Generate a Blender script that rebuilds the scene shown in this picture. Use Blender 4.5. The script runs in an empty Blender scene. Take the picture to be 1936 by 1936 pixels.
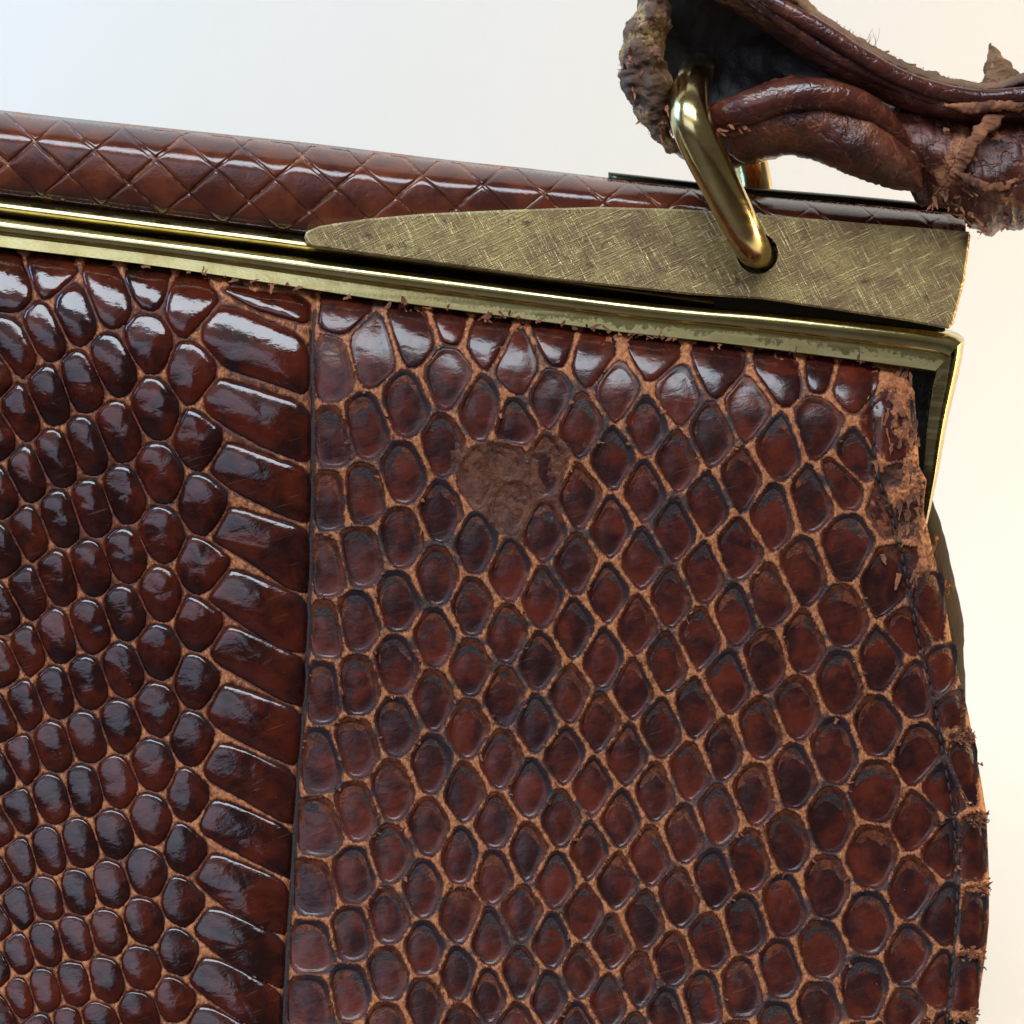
import bpy, math, random
import numpy as np
from mathutils import Vector
from mathutils.kdtree import KDTree
from mathutils.geometry import tessellate_polygon

random.seed(4); RNG = np.random.default_rng(4)
scene = bpy.context.scene
COL = scene.collection

# ------------------------------------------------------------------ camera
CEN = np.array([0.0, 0.0, 0.100])          # point of the bag front the lens is aimed at
DIST, PITCH, ROLL, HW = 0.23, math.radians(11), math.radians(4.2), 0.0678
FWD = np.array([0, math.cos(PITCH), -math.sin(PITCH)])
UP0 = np.array([0, math.sin(PITCH), math.cos(PITCH)])
XA = np.array([1.0, 0, 0])
RGT = XA*math.cos(ROLL) + UP0*math.sin(ROLL)
UPV = UP0*math.cos(ROLL) - XA*math.sin(ROLL)
CAM = CEN - FWD*DIST
TH = HW/DIST
cd = bpy.data.cameras.new("camera"); cam = bpy.data.objects.new("camera", cd); COL.objects.link(cam)
cd.sensor_width = 36; cd.lens = 18/TH; cd.clip_start = 0.005; cd.clip_end = 50
from mathutils import Matrix
cam.matrix_world = Matrix(((RGT[0], UPV[0], -FWD[0], CAM[0]), (RGT[1], UPV[1], -FWD[1], CAM[1]),
                           (RGT[2], UPV[2], -FWD[2], CAM[2]), (0, 0, 0, 1)))
scene.camera = cam

# ------------------------------------------------------------------ light
w = bpy.data.worlds.new("World"); scene.world = w; w.use_nodes = True
w.node_tree.nodes["Background"].inputs[0].default_value = (1.0, 0.92, 0.84, 1)
w.node_tree.nodes["Background"].inputs[1].default_value = 0.09
scene.view_settings.view_transform = 'Standard'; scene.view_settings.look = 'None'
scene.view_settings.exposure = 0.24; scene.view_settings.gamma = 1.0

def area(name, az, el, dist, sx, sy, radiance, colr, target=(0, 0, 0.1)):
    """rectangular lamp seen from the bag at azimuth az (right +) and elevation el, on the viewer's side"""
    l = bpy.data.lights.new(name, 'AREA'); l.shape = 'RECTANGLE'; l.size = sx; l.size_y = sy
    l.energy = radiance*math.pi*sx*sy; l.color = colr
    o = bpy.data.objects.new(name, l); COL.objects.link(o)
    a, e = math.radians(az), math.radians(el)
    t = Vector(target)
    o.location = t + Vector((math.sin(a)*math.cos(e), -math.cos(a)*math.cos(e), math.sin(e)))*dist
    o.rotation_euler = (t - o.location).to_track_quat('-Z', 'Y').to_euler()
    return o
def aimed(name, loc, aim, sx, sy, radiance, colr):
    o = area(name, 0, 0, 1, sx, sy, radiance, colr); o.location = loc
    o.rotation_euler = (Vector(aim)-o.location).to_track_quat('-Z', 'Y').to_euler(); return o
area("window_light", -18, 53, 1.0, 0.86, 0.40, 11.5, (0.80, 0.90, 1.0))
area("room_light", -32, 34, 1.25, 1.15, 0.75, 0.5, (0.85, 0.88, 1.0))
area("sheen_fill_light", -29, 16, 1.15, 0.9, 0.36, 1.55, (0.66, 0.76, 1.0))  # unseen fill lamp added to put grey sheen on the belly scales
aimed("warm_lamp", (0.50, 0.115, 0.10), (0.14, 0.19, 0.05), 0.2, 0.3, 26.0, (1.0, 0.72, 0.36))
aimed("cool_fill_light", (-0.42, 0.05, 0.34), (-0.10, 0.19, 0.16), 0.25, 0.25, 9.0, (0.24, 0.55, 1.0))  # unseen cool fill added to tint the left of the backdrop blue

# ------------------------------------------------------------------ helpers
MM = 0.001
ROOT = np.array([0.0, 0.03, 0.0])
def P(u, v, y):
    """photo position (u, v) carried out to the plane of depth y (metres, + = away) -> world points"""
    u = np.asarray(u, float); v = np.asarray(v, float); y = np.asarray(y, float)
    u, v, y = np.broadcast_arrays(u, v, y)
    a = (u - 968)/968*TH; b = (968 - v)/968*TH
    d = FWD + a[..., None]*RGT + b[..., None]*UPV
    t = (y - CAM[1])/d[..., 1]
    return CAM + t[..., None]*d

def hash2(ix, iy, seed):
    n = (ix.astype(np.int64)*374761393 + iy.astype(np.int64)*668265263 + seed*974711) & 0x7fffffff
    n = ((n ^ (n >> 13))*1274126177) & 0x7fffffff
    return ((n ^ (n >> 16)) & 0xffff)/65535.0
def vnoise(x, y, seed=0):
    x = np.asarray(x, float); y = np.asarray(y, float)
    ix = np.floor(x); iy = np.floor(y); fx = x-ix; fy = y-iy
    fx = fx*fx*(3-2*fx); fy = fy*fy*(3-2*fy)
    a = hash2(ix, iy, seed); b = hash2(ix+1, iy, seed); c = hash2(ix, iy+1, seed); d = hash2(ix+1, iy+1, seed)
    return (a*(1-fx)+b*fx)*(1-fy) + (c*(1-fx)+d*fx)*fy
def fbm(x, y, seed=0, o=4):
    s = 0; amp = .5; tot = 0
    for k in range(o):
        s = s + amp*vnoise(x*2**k, y*2**k, seed+k*17); tot += amp; amp *= .55
    return s/tot - 0.5
def sstep(a, b, x):
    t = np.clip((x-a)/(b-a), 0, 1); return t*t*(3-2*t)
def curve(pts, n):
    """smooth resample of a polyline, n points evenly by arc length"""
    p = np.array(pts, float)
    for _ in range(2):
        q = [p[:1]]
        q.append(np.stack([.75*p[:-1]+.25*p[1:], .25*p[:-1]+.75*p[1:]], 1).reshape(-1, p.shape[1]))
        q.append(p[-1:]); p = np.concatenate(q)
    L = np.r_[0, np.cumsum(np.linalg.norm(np.diff(p, axis=0), axis=1))]
    s = np.linspace(0, L[-1], n)
    return np.stack([np.interp(s, L, p[:, k]) for k in range(p.shape[1])], 1)

def link(name, me, mat, parent, loc=True):
    o = bpy.data.objects.new(name, me); COL.objects.link(o)
    if mat: me.materials.append(mat)
    if parent: o.parent = parent
    return o
def mesh_obj(name, verts, faces, mat, parent=None, attrs=None, smooth=True, root=True):
    v = np.asarray(verts, float).reshape(-1, 3)
    if root: v = v - ROOT
    me = bpy.data.meshes.new(name)
    if isinstance(faces, np.ndarray):
        k = faces.shape[1]; nf = len(faces)
        me.vertices.add(len(v)); me.vertices.foreach_set("co", v.astype(np.float32).ravel())
        me.loops.add(nf*k); me.loops.foreach_set("vertex_index", faces.astype(np.int32).ravel())
        me.polygons.add(nf); me.polygons.foreach_set("loop_start", np.arange(0, nf*k, k, dtype=np.int32))
        me.update(calc_edges=True); me.validate()
    else:
        me.from_pydata([tuple(p) for p in v], [], faces); me.update()
    if smooth: me.polygons.foreach_set("use_smooth", np.ones(len(me.polygons), bool))
    for k, a in (attrs or {}).items():
        at = me.attributes.new(k, 'FLOAT', 'POINT'); at.data.foreach_set("value", np.asarray(a, np.float32).ravel())
    return link(name, me, mat, parent)
def grid_faces(n, m, wrap=False):
    i, j = np.meshgrid(np.arange(n-1), np.arange(m if wrap else m-1), indexing='ij')
    j2 = (j+1) % m
    return np.stack([i*m+j, i*m+j2, (i+1)*m+j2, (i+1)*m+j], -1).reshape(-1, 4)

def loft(A, B, ns, nt, yf, jit=0, seed=0, lump=0, lscale=40):
    """open sheet between photo curves A and B; yf(s, t) depth in mm"""
    a = curve(A, ns); b = curve(B, ns)
    t = np.linspace(0, 1, nt); s = np.linspace(0, 1, ns)
    uv = a[:, None, :]*(1-t)[None, :, None] + b[:, None, :]*t[None, :, None]
    S, T = np.meshgrid(s, t, indexing='ij')
    if jit:
        e = (np.abs(T-.5)*2)**3
        uv[..., 0] += jit*e*fbm(uv[..., 0]/9, uv[..., 1]/9, seed, 3)*2
        uv[..., 1] += jit*e*fbm(uv[..., 0]/9+50, uv[..., 1]/9, seed+3, 3)*2
    y = yf(S, T)*np.ones_like(S)
    if lump: y = y + lump*fbm(uv[..., 0]/lscale, uv[..., 1]/lscale, seed+9, 5)
    return P(uv[..., 0], uv[..., 1], y*MM), uv, S, T
def tube_loft(name, A, B, ns, na, y0, R, mat, parent, jit=0, seed=0, lump=0, lscale=35, power=1.0, wear=None):
    """closed body whose outline runs between photo curves A and B, rounded front and back"""
    a = curve(A, ns); b = curve(B, ns)
    ang = np.linspace(0, 2*math.pi, na, endpoint=False)
    t = .5-.5*np.cos(ang); pr = np.sign(np.sin(ang))*np.abs(np.sin(ang))**power
    s = np.linspace(0, 1, ns); S, T = np.meshgrid(s, t, indexing='ij')
    uv = a[:, None, :]*(1-T[..., None]) + b[:, None, :]*T[..., None]
    PR = np.broadcast_to(pr, S.shape)
    if jit:
        e = 1-np.abs(PR)*.8
        uv[..., 0] += jit*e*fbm(a[:, :1]/13 + T, a[:, 1:]/13 + PR, seed, 4)*2
        uv[..., 1] += jit*e*fbm(a[:, :1]/13+50 + T, a[:, 1:]/13 + PR, seed+3, 4)*2
    yy = np.interp(S, np.linspace(0, 1, len(np.atleast_1d(y0))), np.atleast_1d(y0))
    RR = np.interp(S, np.linspace(0, 1, len(np.atleast_1d(R))), np.atleast_1d(R))
    y = yy - RR*PR
    if lump: y = y + lump*fbm(uv[..., 0]/lscale, uv[..., 1]/lscale, seed+9, 5)
    V = P(uv[..., 0], uv[..., 1], y*MM).reshape(-1, 3)
    f = grid_faces(ns, na, True).tolist()
    f.append(list(range(na))[::-1]); f.append([(ns-1)*na+k for k in range(na)])
    at = {'wear': (wear(S, T, uv) if wear else np.zeros(S.shape)).ravel()}
    return mesh_obj(name, V, f, mat, parent, at)
def sweep(name, path, rad, na, mat, parent, wear=0.0, caps=True, n=80, bump=0, seed=0):
    """round tube along world path points with radius per point"""
    p = curve(path, n) if n else np.array(path, float)
    r = np.interp(np.linspace(0, 1, len(p)), np.linspace(0, 1, len(np.atleast_1d(rad))), np.atleast_1d(rad))
    tg = np.gradient(p, axis=0); tg /= np.linalg.norm(tg, axis=1)[:, None]
    nrm = np.cross(tg[0], [0.3, 1, 0.2]); nrm /= np.linalg.norm(nrm); V = []
    for k in range(len(p)):
        nrm = nrm - tg[k]*np.dot(nrm, tg[k]); nrm /= np.linalg.norm(nrm); bn = np.cross(tg[k], nrm)
        a = np.linspace(0, 2*math.pi, na, endpoint=False)
        rr = r[k]*(1 + (bump*fbm(np.cos(a)*2+k*.11, np.sin(a)*2+k*.13, seed) if bump else 0))
        V.append(p[k] + (np.cos(a)*rr)[:, None]*nrm + (np.sin(a)*rr)[:, None]*bn)
    V = np.array(V); f = grid_faces(len(p), na, True).tolist()
    if caps: f += [list(range(na))[::-1], [(len(p)-1)*na+k for k in range(na)]]
    return mesh_obj(name, V, f, mat, parent, {'wear': np.full(V.shape[0]*V.shape[1], wear)})
def empty(name, parent=None):
    o = bpy.data.objects.new(name, None); COL.objects.link(o)
    o.empty_display_size = .01
    if parent: o.parent = parent
    return o

# ------------------------------------------------------------------ materials
class NT:
    def __init__(s, name):
        s.m = bpy.data.materials.new(name); s.m.use_nodes = True; s.t = s.m.node_tree; s.n = s.t.nodes
        s.b = s.n['Principled BSDF']; s.tc = s.n.new('ShaderNodeTexCoord')
    def l(s, a, b): s.t.links.new(a, b)
    def val(s, x, sock):
        if isinstance(x, (int, float)): sock.default_value = x
        elif isinstance(x, tuple): sock.default_value = x if len(x) == 4 else (*x, 1)
        else: s.l(x, sock)
    def noise(s, scale, detail=5, rough=.55, dist=0, rot=(0, 0, 0), sc=(1, 1, 1), loc=(0, 0, 0), ridged=False):
        mp = s.n.new('ShaderNodeMapping'); s.l(s.tc.outputs['Object'], mp.inputs[0])
        mp.inputs['Rotation'].default_value = rot; mp.inputs['Scale'].default_value = sc; mp.inputs['Location'].default_value = loc
        if any(rot):       # rotate first, then stretch
            mp.inputs['Scale'].default_value = (1, 1, 1)
            m2 = s.n.new('ShaderNodeMapping'); s.l(mp.outputs[0], m2.inputs[0]); m2.inputs['Scale'].default_value = sc; mp = m2
        t = s.n.new('ShaderNodeTexNoise'); s.l(mp.outputs[0], t.inputs['Vector'])
        t.inputs['Scale'].default_value = scale; t.inputs['Detail'].default_value = detail
        t.inputs['Roughness'].default_value = rough; t.inputs['Distortion'].default_value = dist
        return t.outputs[0]
    def ramp(s, x, a, b, lo=0.0, hi=1.0):
        r = s.n.new('ShaderNodeMapRange'); r.interpolation_type = 'SMOOTHSTEP'
        s.l(x, r.inputs[0]); r.inputs[1].default_value = a; r.inputs[2].default_value = b
        r.inputs[3].default_value = lo; r.inputs[4].default_value = hi
        return r.outputs[0]
    def math(s, op, a, b=0.0):
        m = s.n.new('ShaderNodeMath'); m.operation = op; s.val(a, m.inputs[0]); s.val(b, m.inputs[1]); return m.outputs[0]
    def mix(s, f, a, b):
        m = s.n.new('ShaderNodeMix'); m.data_type = 'RGBA'; s.val(f, m.inputs[0]); s.val(a, m.inputs[6]); s.val(b, m.inputs[7]); return m.outputs[2]
    def attr(s, name):
        a = s.n.new('ShaderNodeAttribute'); a.attribute_name = name; return a.outputs['Fac']
    def rnd(s):
        o = s.n.new('ShaderNodeObjectInfo'); return o.outputs['Random']
    def bump(s, h, strength, dist, prev=None):
        b = s.n.new('ShaderNodeBump'); b.inputs['Strength'].default_value = strength; b.inputs['Distance'].default_value = dist
        s.l(h, b.inputs['Height'])
        if prev is not None: s.l(prev, b.inputs['Normal'])
        return b.outputs[0]
    def out(s, col, rough, nrm=None, metal=0.0, spec=.5, coat=0.0, crough=.1):
        s.val(col, s.b.inputs['Base Color']); s.val(rough, s.b.inputs['Roughness']); s.val(metal, s.b.inputs['Metallic'])
        s.b.inputs['Specular IOR Level'].default_value = spec
        s.val(coat, s.b.inputs['Coat Weight']); s.b.inputs['Coat Roughness'].default_value = crough
        if nrm is not None: s.l(nrm, s.b.inputs['Normal'])
        return s.m

def mat_scale(name, deep, red, rough, wrinkle, seed):
    n = NT(name); L = (seed*1.3, seed*.7, seed*.31)
    a = n.noise(230, 6, .62, .4, loc=L); r = n.rnd()
    f = n.math('ADD', a, n.math('MULTIPLY', n.math('SUBTRACT', r, .5), .10))
    col = n.mix(n.ramp(f, .36, .70), deep, red)
    # soft skin of the fold round the plate, with near-black patches towards the upper right
    fo = n.attr('fold'); fn = n.noise(900, 5, .65, loc=L)
    fcol = n.mix(n.ramp(fn, .38, .66), (.042, .011, .007), (.115, .032, .013))
    col = n.mix(n.ramp(n.math('ADD', fo, n.math('MULTIPLY', n.math('SUBTRACT', fn, .5), .5)), .35, .75), col, fcol)
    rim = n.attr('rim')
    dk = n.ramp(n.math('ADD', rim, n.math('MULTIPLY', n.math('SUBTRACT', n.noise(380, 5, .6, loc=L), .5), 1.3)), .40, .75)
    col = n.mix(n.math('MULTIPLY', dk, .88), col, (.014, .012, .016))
    wr = n.math('ADD', n.attr('wear'), n.math('MULTIPLY', n.math('SUBTRACT', n.noise(900, 6, .7, loc=L), .5), .9))
    wf = n.ramp(wr, .55, .8)
    col = n.mix(n.math('MULTIPLY', wf, .85), col, n.mix(n.ramp(n.noise(420, 8, .74, loc=L), .36, .64), (.048, .0155, .009), (.140, .050, .024)))
    sc = n.ramp(n.noise(70, 3, .5, rot=(0, .35, 0), sc=(3, 1, 60), loc=L), .66, .75)
    col = n.mix(n.math('MULTIPLY', sc, .18), col, (.25, .12, .08))
    dust = n.ramp(n.noise(5200, 1, .5, loc=L), .79, .83)
    col = n.mix(n.math('MULTIPLY', dust, .55), col, (.35, .30, .26))
    w1 = n.noise(480, 4, .5, .5, rot=(0, .15, 0), sc=(.7, 1, 1.35), loc=L); w2 = n.noise(2600, 3, .5, loc=L)
    b = n.bump(w1, wrinkle, .0003); b = n.bump(w2, .10, .0001, b)
    rg = n.math('ADD', n.math('ADD', n.math('ADD', rough, n.math('MULTIPLY', fo, .16)), n.math('MULTIPLY', wf, .35)), n.math('MULTIPLY', n.ramp(n.noise(800, 4, loc=L), .45, .75), .10))
    sh = n.attr('shine'); rg = n.math('SUBTRACT', rg, n.math('MULTIPLY', sh, .11 if rough > .2 else .02))
    m = n.out(col, rg, b, spec=.5); n.l(n.math('SUBTRACT', .5 if rough < .2 else .36, n.math('MULTIPLY', fo, .2)), n.b.inputs['Specular IOR Level']); return m
def mat_skin(name):
    n = NT(name)
    ridge, dark, worn = n.attr('ridge'), n.attr('dark'), n.attr('worn')
    f1 = n.noise(800, 6, .62, .8); f2 = n.noise(3000, 5, .6, .3, sc=(1, 1, .6))
    rr = n.math('ADD', ridge, n.math('ADD', n.math('MULTIPLY', n.math('SUBTRACT', f1, .5), .8), n.math('MULTIPLY', n.math('SUBTRACT', f2, .5), .4)))
    skin = n.mix(n.ramp(f1, .35, .68), (.052, .013, .007), (.14, .038, .015))
    tan = n.mix(n.ramp(f2, .35, .65), (.24, .076, .028), (.45, .172, .068))
    col = n.mix(n.ramp(rr, .42, .78), skin, tan)
    dd = n.math('ADD', dark, n.math('MULTIPLY', n.math('SUBTRACT', n.noise(1200, 6, .65, .3, loc=(.4, 0, .1)), .5), .9))
    col = n.mix(n.math('MULTIPLY', n.ramp(dd, .42, .72), .88), col, (.024, .020, .022))
    wc = n.mix(n.ramp(n.noise(420, 8, .74), .36, .64), (.048, .0155, .009), (.128, .046, .023))
    col = n.mix(n.ramp(n.math('ADD', worn, n.math('MULTIPLY', n.math('SUBTRACT', f1, .5), .6)), .4, .62), col, wc)
    b = n.bump(f1, .55, .00035); b = n.bump(f2, .45, .00018, b)
    rg = n.math('SUBTRACT', .62, n.math('MULTIPLY', n.ramp(rr, .2, .6, 1, 0), .25))
    return n.out(col, rg, b, spec=.22)
def mat_leather(name, deep, mid, rough=.35, wearcol=((.16, .052, .020), (.38, .15, .06)), bumps=.35, crack=0.0):
    n = NT(name); f0 = n.noise(140, 6, .6, .3); f1 = n.noise(900, 7, .68, .4); f2 = n.noise(3300, 4, .6)
    col = n.mix(n.ramp(f0, .35, .68), deep, mid)
    wv = n.math('ADD', n.attr('wear'), n.math('ADD', n.math('MULTIPLY', n.math('SUBTRACT', f1, .5), 1.0), n.math('MULTIPLY', n.math('SUBTRACT', f0, .5), .9)))
    wf = n.ramp(wv, .5, .66)
    col = n.mix(wf, col, n.mix(n.ramp(f2, .35, .65), *wearcol))
    b = n.bump(f1, bumps, .0004); b = n.bump(f2, bumps, .00015, b)
    if crack:      # thin cracks where the finish has split
        vt = n.n.new('ShaderNodeTexVoronoi'); vt.feature = 'DISTANCE_TO_EDGE'; vt.inputs['Scale'].default_value = 330
        wp = n.n.new('ShaderNodeVectorMath'); wp.operation = 'MULTIPLY_ADD'; nz = n.n.new('ShaderNodeTexNoise'); nz.inputs['Scale'].default_value = 500; nz.inputs['Detail'].default_value = 4
        n.l(n.tc.outputs['Object'], nz.inputs['Vector']); n.l(nz.outputs[1], wp.inputs[0]); wp.inputs[1].default_value = (.004,)*3; n.l(n.tc.outputs['Object'], wp.inputs[2]); n.l(wp.outputs[0], vt.inputs['Vector'])
        ck = n.math('MULTIPLY', n.ramp(vt.outputs[0], .10, .02), n.ramp(f0, .45, .62))
        col = n.mix(n.math('MULTIPLY', ck, crack), col, (.20, .070, .028)); b = n.bump(n.ramp(vt.outputs[0], 0, .12), .5*crack, .0004, b)
    rg = n.math('ADD', rough, n.math('MULTIPLY', wf, .45))
    return n.out(col, rg, b, spec=.5)
def mat_brass(name, colr=(.60, .53, .25), rough=.18, dirt=.5, streak=True, tarnish=(.10, .055, .02)):
    n = NT(name); f = n.noise(220, 7, .68, .3); g = n.noise(1700, 5, .6); st = n.noise(60, 4, .6, sc=(.5, 1, 22))
    col = n.mix(n.ramp(f, .35, .7), colr, (colr[0]*.8, colr[1]*.74, colr[2]*.62))
    d = n.math('ADD', n.attr('wear'), n.math('ADD', n.math('MULTIPLY', n.math('SUBTRACT', f, .5), 1.3), n.math('MULTIPLY', n.math('SUBTRACT', g, .5), .7)))
    df = n.math('MULTIPLY', n.ramp(d, .5, .72), dirt)
    col = n.mix(df, col, tarnish)
    sp = n.ramp(n.noise(2600, 2, .5), .74, .80); col = n.mix(n.math('MULTIPLY', sp, .7), col, (.03, .02, .01))
    rg = n.math('ADD', rough, n.math('ADD', n.math('MULTIPLY', df, .35), n.math('MULTIPLY', n.ramp(st, .45, .7), .10)))
    return n.out(col, rg, n.bump(g, .12, .0001), metal=n.math('SUBTRACT', 1.0, n.math('MULTIPLY', df, .7)))
def mat_hatched(name):
    n = NT(name)
    # two crossing sets of fine engraved lines
    a1 = n.noise(1.0, 4, .62, rot=(0, math.radians(-57), 0), sc=(260, 40, 7600))
    a2 = n.noise(1.0, 4, .62, rot=(0, math.radians(29), 0), sc=(330, 40, 7000), loc=(.013, 0, .007))
    big = n.noise(150, 6, .65, .3); spot = n.noise(480, 5, .6, .2, loc=(.3, .1, .2))
    pa = n.noise(260, 5, .65, .4, loc=(.7, 0, .2))
    l1 = n.math('MULTIPLY', n.ramp(a1, .54, .64), n.ramp(pa, .34, .56)); l2 = n.math('MULTIPLY', n.ramp(a2, .55, .65), n.ramp(pa, .66, .42))
    lines = n.math('MAXIMUM', l1, l2)
    base = n.mix(n.ramp(big, .35, .65), (.44, .315, .125), (.24, .148, .072))
    col = n.mix(n.math('MULTIPLY', lines, .85), base, (.80, .66, .30))
    col = n.mix(n.math('MULTIPLY', n.ramp(spot, .60, .70), .7), col, (.07, .045, .028))
    h = n.math('ADD', a1, a2)
    b = n.bump(h, .85, .00022)
    rg = n.math('SUBTRACT', .50, n.math('MULTIPLY', lines, .20))
    return n.out(col, rg, b, metal=n.math('ADD', .55, n.math('MULTIPLY', lines, .4)))
def mat_plain(name, colr, rough, bump=0, bs=1500, var=.15):
    n = NT(name); f = n.noise(bs*.3, 5)
    col = n.mix(n.ramp(f, .3, .7), tuple(c*(1-var) for c in colr), tuple(min(1, c*(1+var)) for c in colr))
    return n.out(col, rough, n.bump(n.noise(bs, 6, .65), bump, .0003) if bump else None)

M_BELLY = mat_scale("glossy_belly_scale", (.013, .0022, .0020), (.066, .0085, .0030), .11, .22, 1)
M_SIDE = mat_scale("brown_side_scale", (.021, .0050, .0048), (.092, .0145, .0066), .27, .25, 2)
M_SKIN = mat_skin("worn_skin_between_scales")
M_BAR = mat_leather("bar_leather", (.050, .011, .007), (.13, .030, .011), .11, bumps=.10)
M_HANDLE = mat_leather("handle_leather", (.036, .010, .008), (.150, .038, .018), .27, bumps=.5, crack=.7)
M_PIPE = mat_leather("piping_leather", (.042, .011, .009), (.100, .024, .013), .17, bumps=.16, crack=.4)
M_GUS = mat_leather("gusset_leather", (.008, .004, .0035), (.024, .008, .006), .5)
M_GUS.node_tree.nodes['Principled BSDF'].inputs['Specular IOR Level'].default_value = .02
M_SUEDE = mat_leather("torn_suede", (.075, .034, .018), (.19, .095, .042), .8, ((.22, .12, .045), (.46, .30, .13)), .9)
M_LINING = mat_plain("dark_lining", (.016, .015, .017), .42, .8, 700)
M_TORN = mat_plain("torn_leather", (.20, .072, .031), .85, .8, 900, .6)
M_BRASS = mat_brass("polished_brass")
M_RING = mat_brass("worn_brass_ring", (.62, .50, .24), .17, .75)
M_DULL = mat_brass("dark_brass", (.34, .28, .13), .24, .6)
M_HATCH = mat_hatched("cross_hatched_brass")
M_BLACK = mat_brass("blackened_metal", (.045, .045, .035), .25, .4)
M_THREAD = mat_plain("dark_thread", (.022, .016, .016), .7, .5, 4000)
n_ = NT("white_paper")
M_PAPER = n_.out(n_.mix(n_.ramp(n_.noise(3, 4), .3, .7), (.60, .558, .492), (.64, .60, .532)), .62, n_.bump(n_.noise(900, 5), .06, .0003), spec=.25)

# ------------------------------------------------------------------ the surface behind and below
prof = [(-.035, 0), (.05, 0)] + [(.05+.14*math.sin(a), .14-.14*math.cos(a)) for a in np.linspace(0.1, math.pi/2, 20)] + [(.19, .4), (.19, 1.3)]
xs = np.linspace(-1.6, 1.6, 9)
V = np.array([[(x, y, z) for (y, z) in prof] for x in xs])
bd = mesh_obj("backdrop", V, grid_faces(len(xs), len(prof))[:, ::-1].copy(), M_PAPER, None, root=False)
bd['kind'] = 'structure'; bd['label'] = 'plain white paper sweep behind and under the snakeskin handbag'

M_TABLE = mat_plain("dark_table_top", (.030, .018, .013), .5, .1, 300)
tt = mesh_obj("tabletop", np.array([[(x, y, -.002) for y in (-1.4, -.5, .2, 1.0)] for x in (-1.7, -.5, .5, 1.7)]), grid_faces(4, 4)[:, ::-1].copy(), M_TABLE, None, root=False)
tt['kind'] = 'structure'; tt['label'] = 'dark table top under the paper sweep'

# ------------------------------------------------------------------ the handbag
bag = empty("handbag"); bag.location = ROOT
bag['label'] = 'worn brown snakeskin handbag with brass frame, hatched clasp plate and torn leather handle'
bag['category'] = 'handbag'

# photo curves of the bag
xi = lambda pts: (lambda p: (lambda x: np.interp(x, p[:, 0], p[:, 1])))(np.array(sorted(pts), float))
yi = lambda pts: (lambda p: (lambda y: np.interp(y, p[:, 1], p[:, 0])))(np.array(sorted(pts, key=lambda q: q[1]), float))
RAILB = [(-420, 412), (-200, 441), (0, 467), (250, 496), (400, 518), (543, 540), (709, 566), (817, 580), (962, 599), (1071, 614), (1180, 629), (1338, 645), (1547, 672), (1643, 684), (1757, 699)]
railb = xi(RAILB)
SEAM = [(598, 480), (596, 574), (590, 652), (592, 786), (590, 955), (586, 1089), (579, 1286), (565, 1454), (552, 1656), (542, 1824), (537, 1936), (520, 2250)]
seam = yi(SEAM)
RIGHT = [(1690, 640), (1700, 690), (1729, 740), (1733, 815), (1738, 883), (1752, 908), (1748, 940), (1746, 967), (1762, 1034), (1772, 1085), (1787, 1135), (1797, 1200), (1814, 1286), (1828, 1336), (1841, 1400), (1857, 1488), (1865, 1538), (1870, 1656), (1870, 1740), (1865, 1791), (1858, 1841), (1848, 1908), (1844, 1940), (1828, 2060), (1790, 2300)]
rightc = yi(RIGHT)
STITCH = [(1640, 660), (1646, 698), (1653, 832), (1656, 900), (1688, 977), (1720, 1118), (1733, 1202), (1757, 1286), (1771, 1353), (1784, 1437), (1801, 1521), (1807, 1606), (1811, 1690), (1804, 1791), (1797, 1875), (1791, 1936), (1770, 2100)]
stitch = yi(STITCH)
VBOT = 2260

SK = np.linspace(-50, 2100, 300)
YK = np.cumsum(np.interp(SK, [0, 400, 700, 1050, 1400, 1900], [.08, .12, .18, .29, .36, .38])*(SK >= 0))*(SK[1]-SK[0])
def skin_depth(u, v):
    """depth of the leather front in metres (0 = plane of the frame), + = away"""
    s = np.maximum(v - railb(u), -30)
    sp_ = np.maximum(s, 0); y = 2.2 - 5.6*(1-np.exp(-sp_/72.0)) - .070*np.interp(sp_, SK, YK)
    # the belly panel swells a little more than the flat side panel; a crease runs along the seam
    du = u - seam(v)
    y = y + np.where(du < 0, -.35*(1-np.exp(du/45.0)), -.5*(1-np.exp(-du/60.0)))
    y = y + .8*np.exp(-(du/7.0)**2)
    # soft dents
    y = y + .9*fbm(u/230.0, v/230.0, 3, 2)*sstep(0, 160, s)
    # stitched groove and the turned edge
    ds = u - stitch(v)
    y = y + .55*np.exp(-(ds/6.0)**2)
    e = np.maximum(rightc(v) - u, 0)
    y = y + .8*np.exp(-e/60.0) + .7*np.clip(1-e/26.0, 0, 1)**2
    return y*MM

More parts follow.
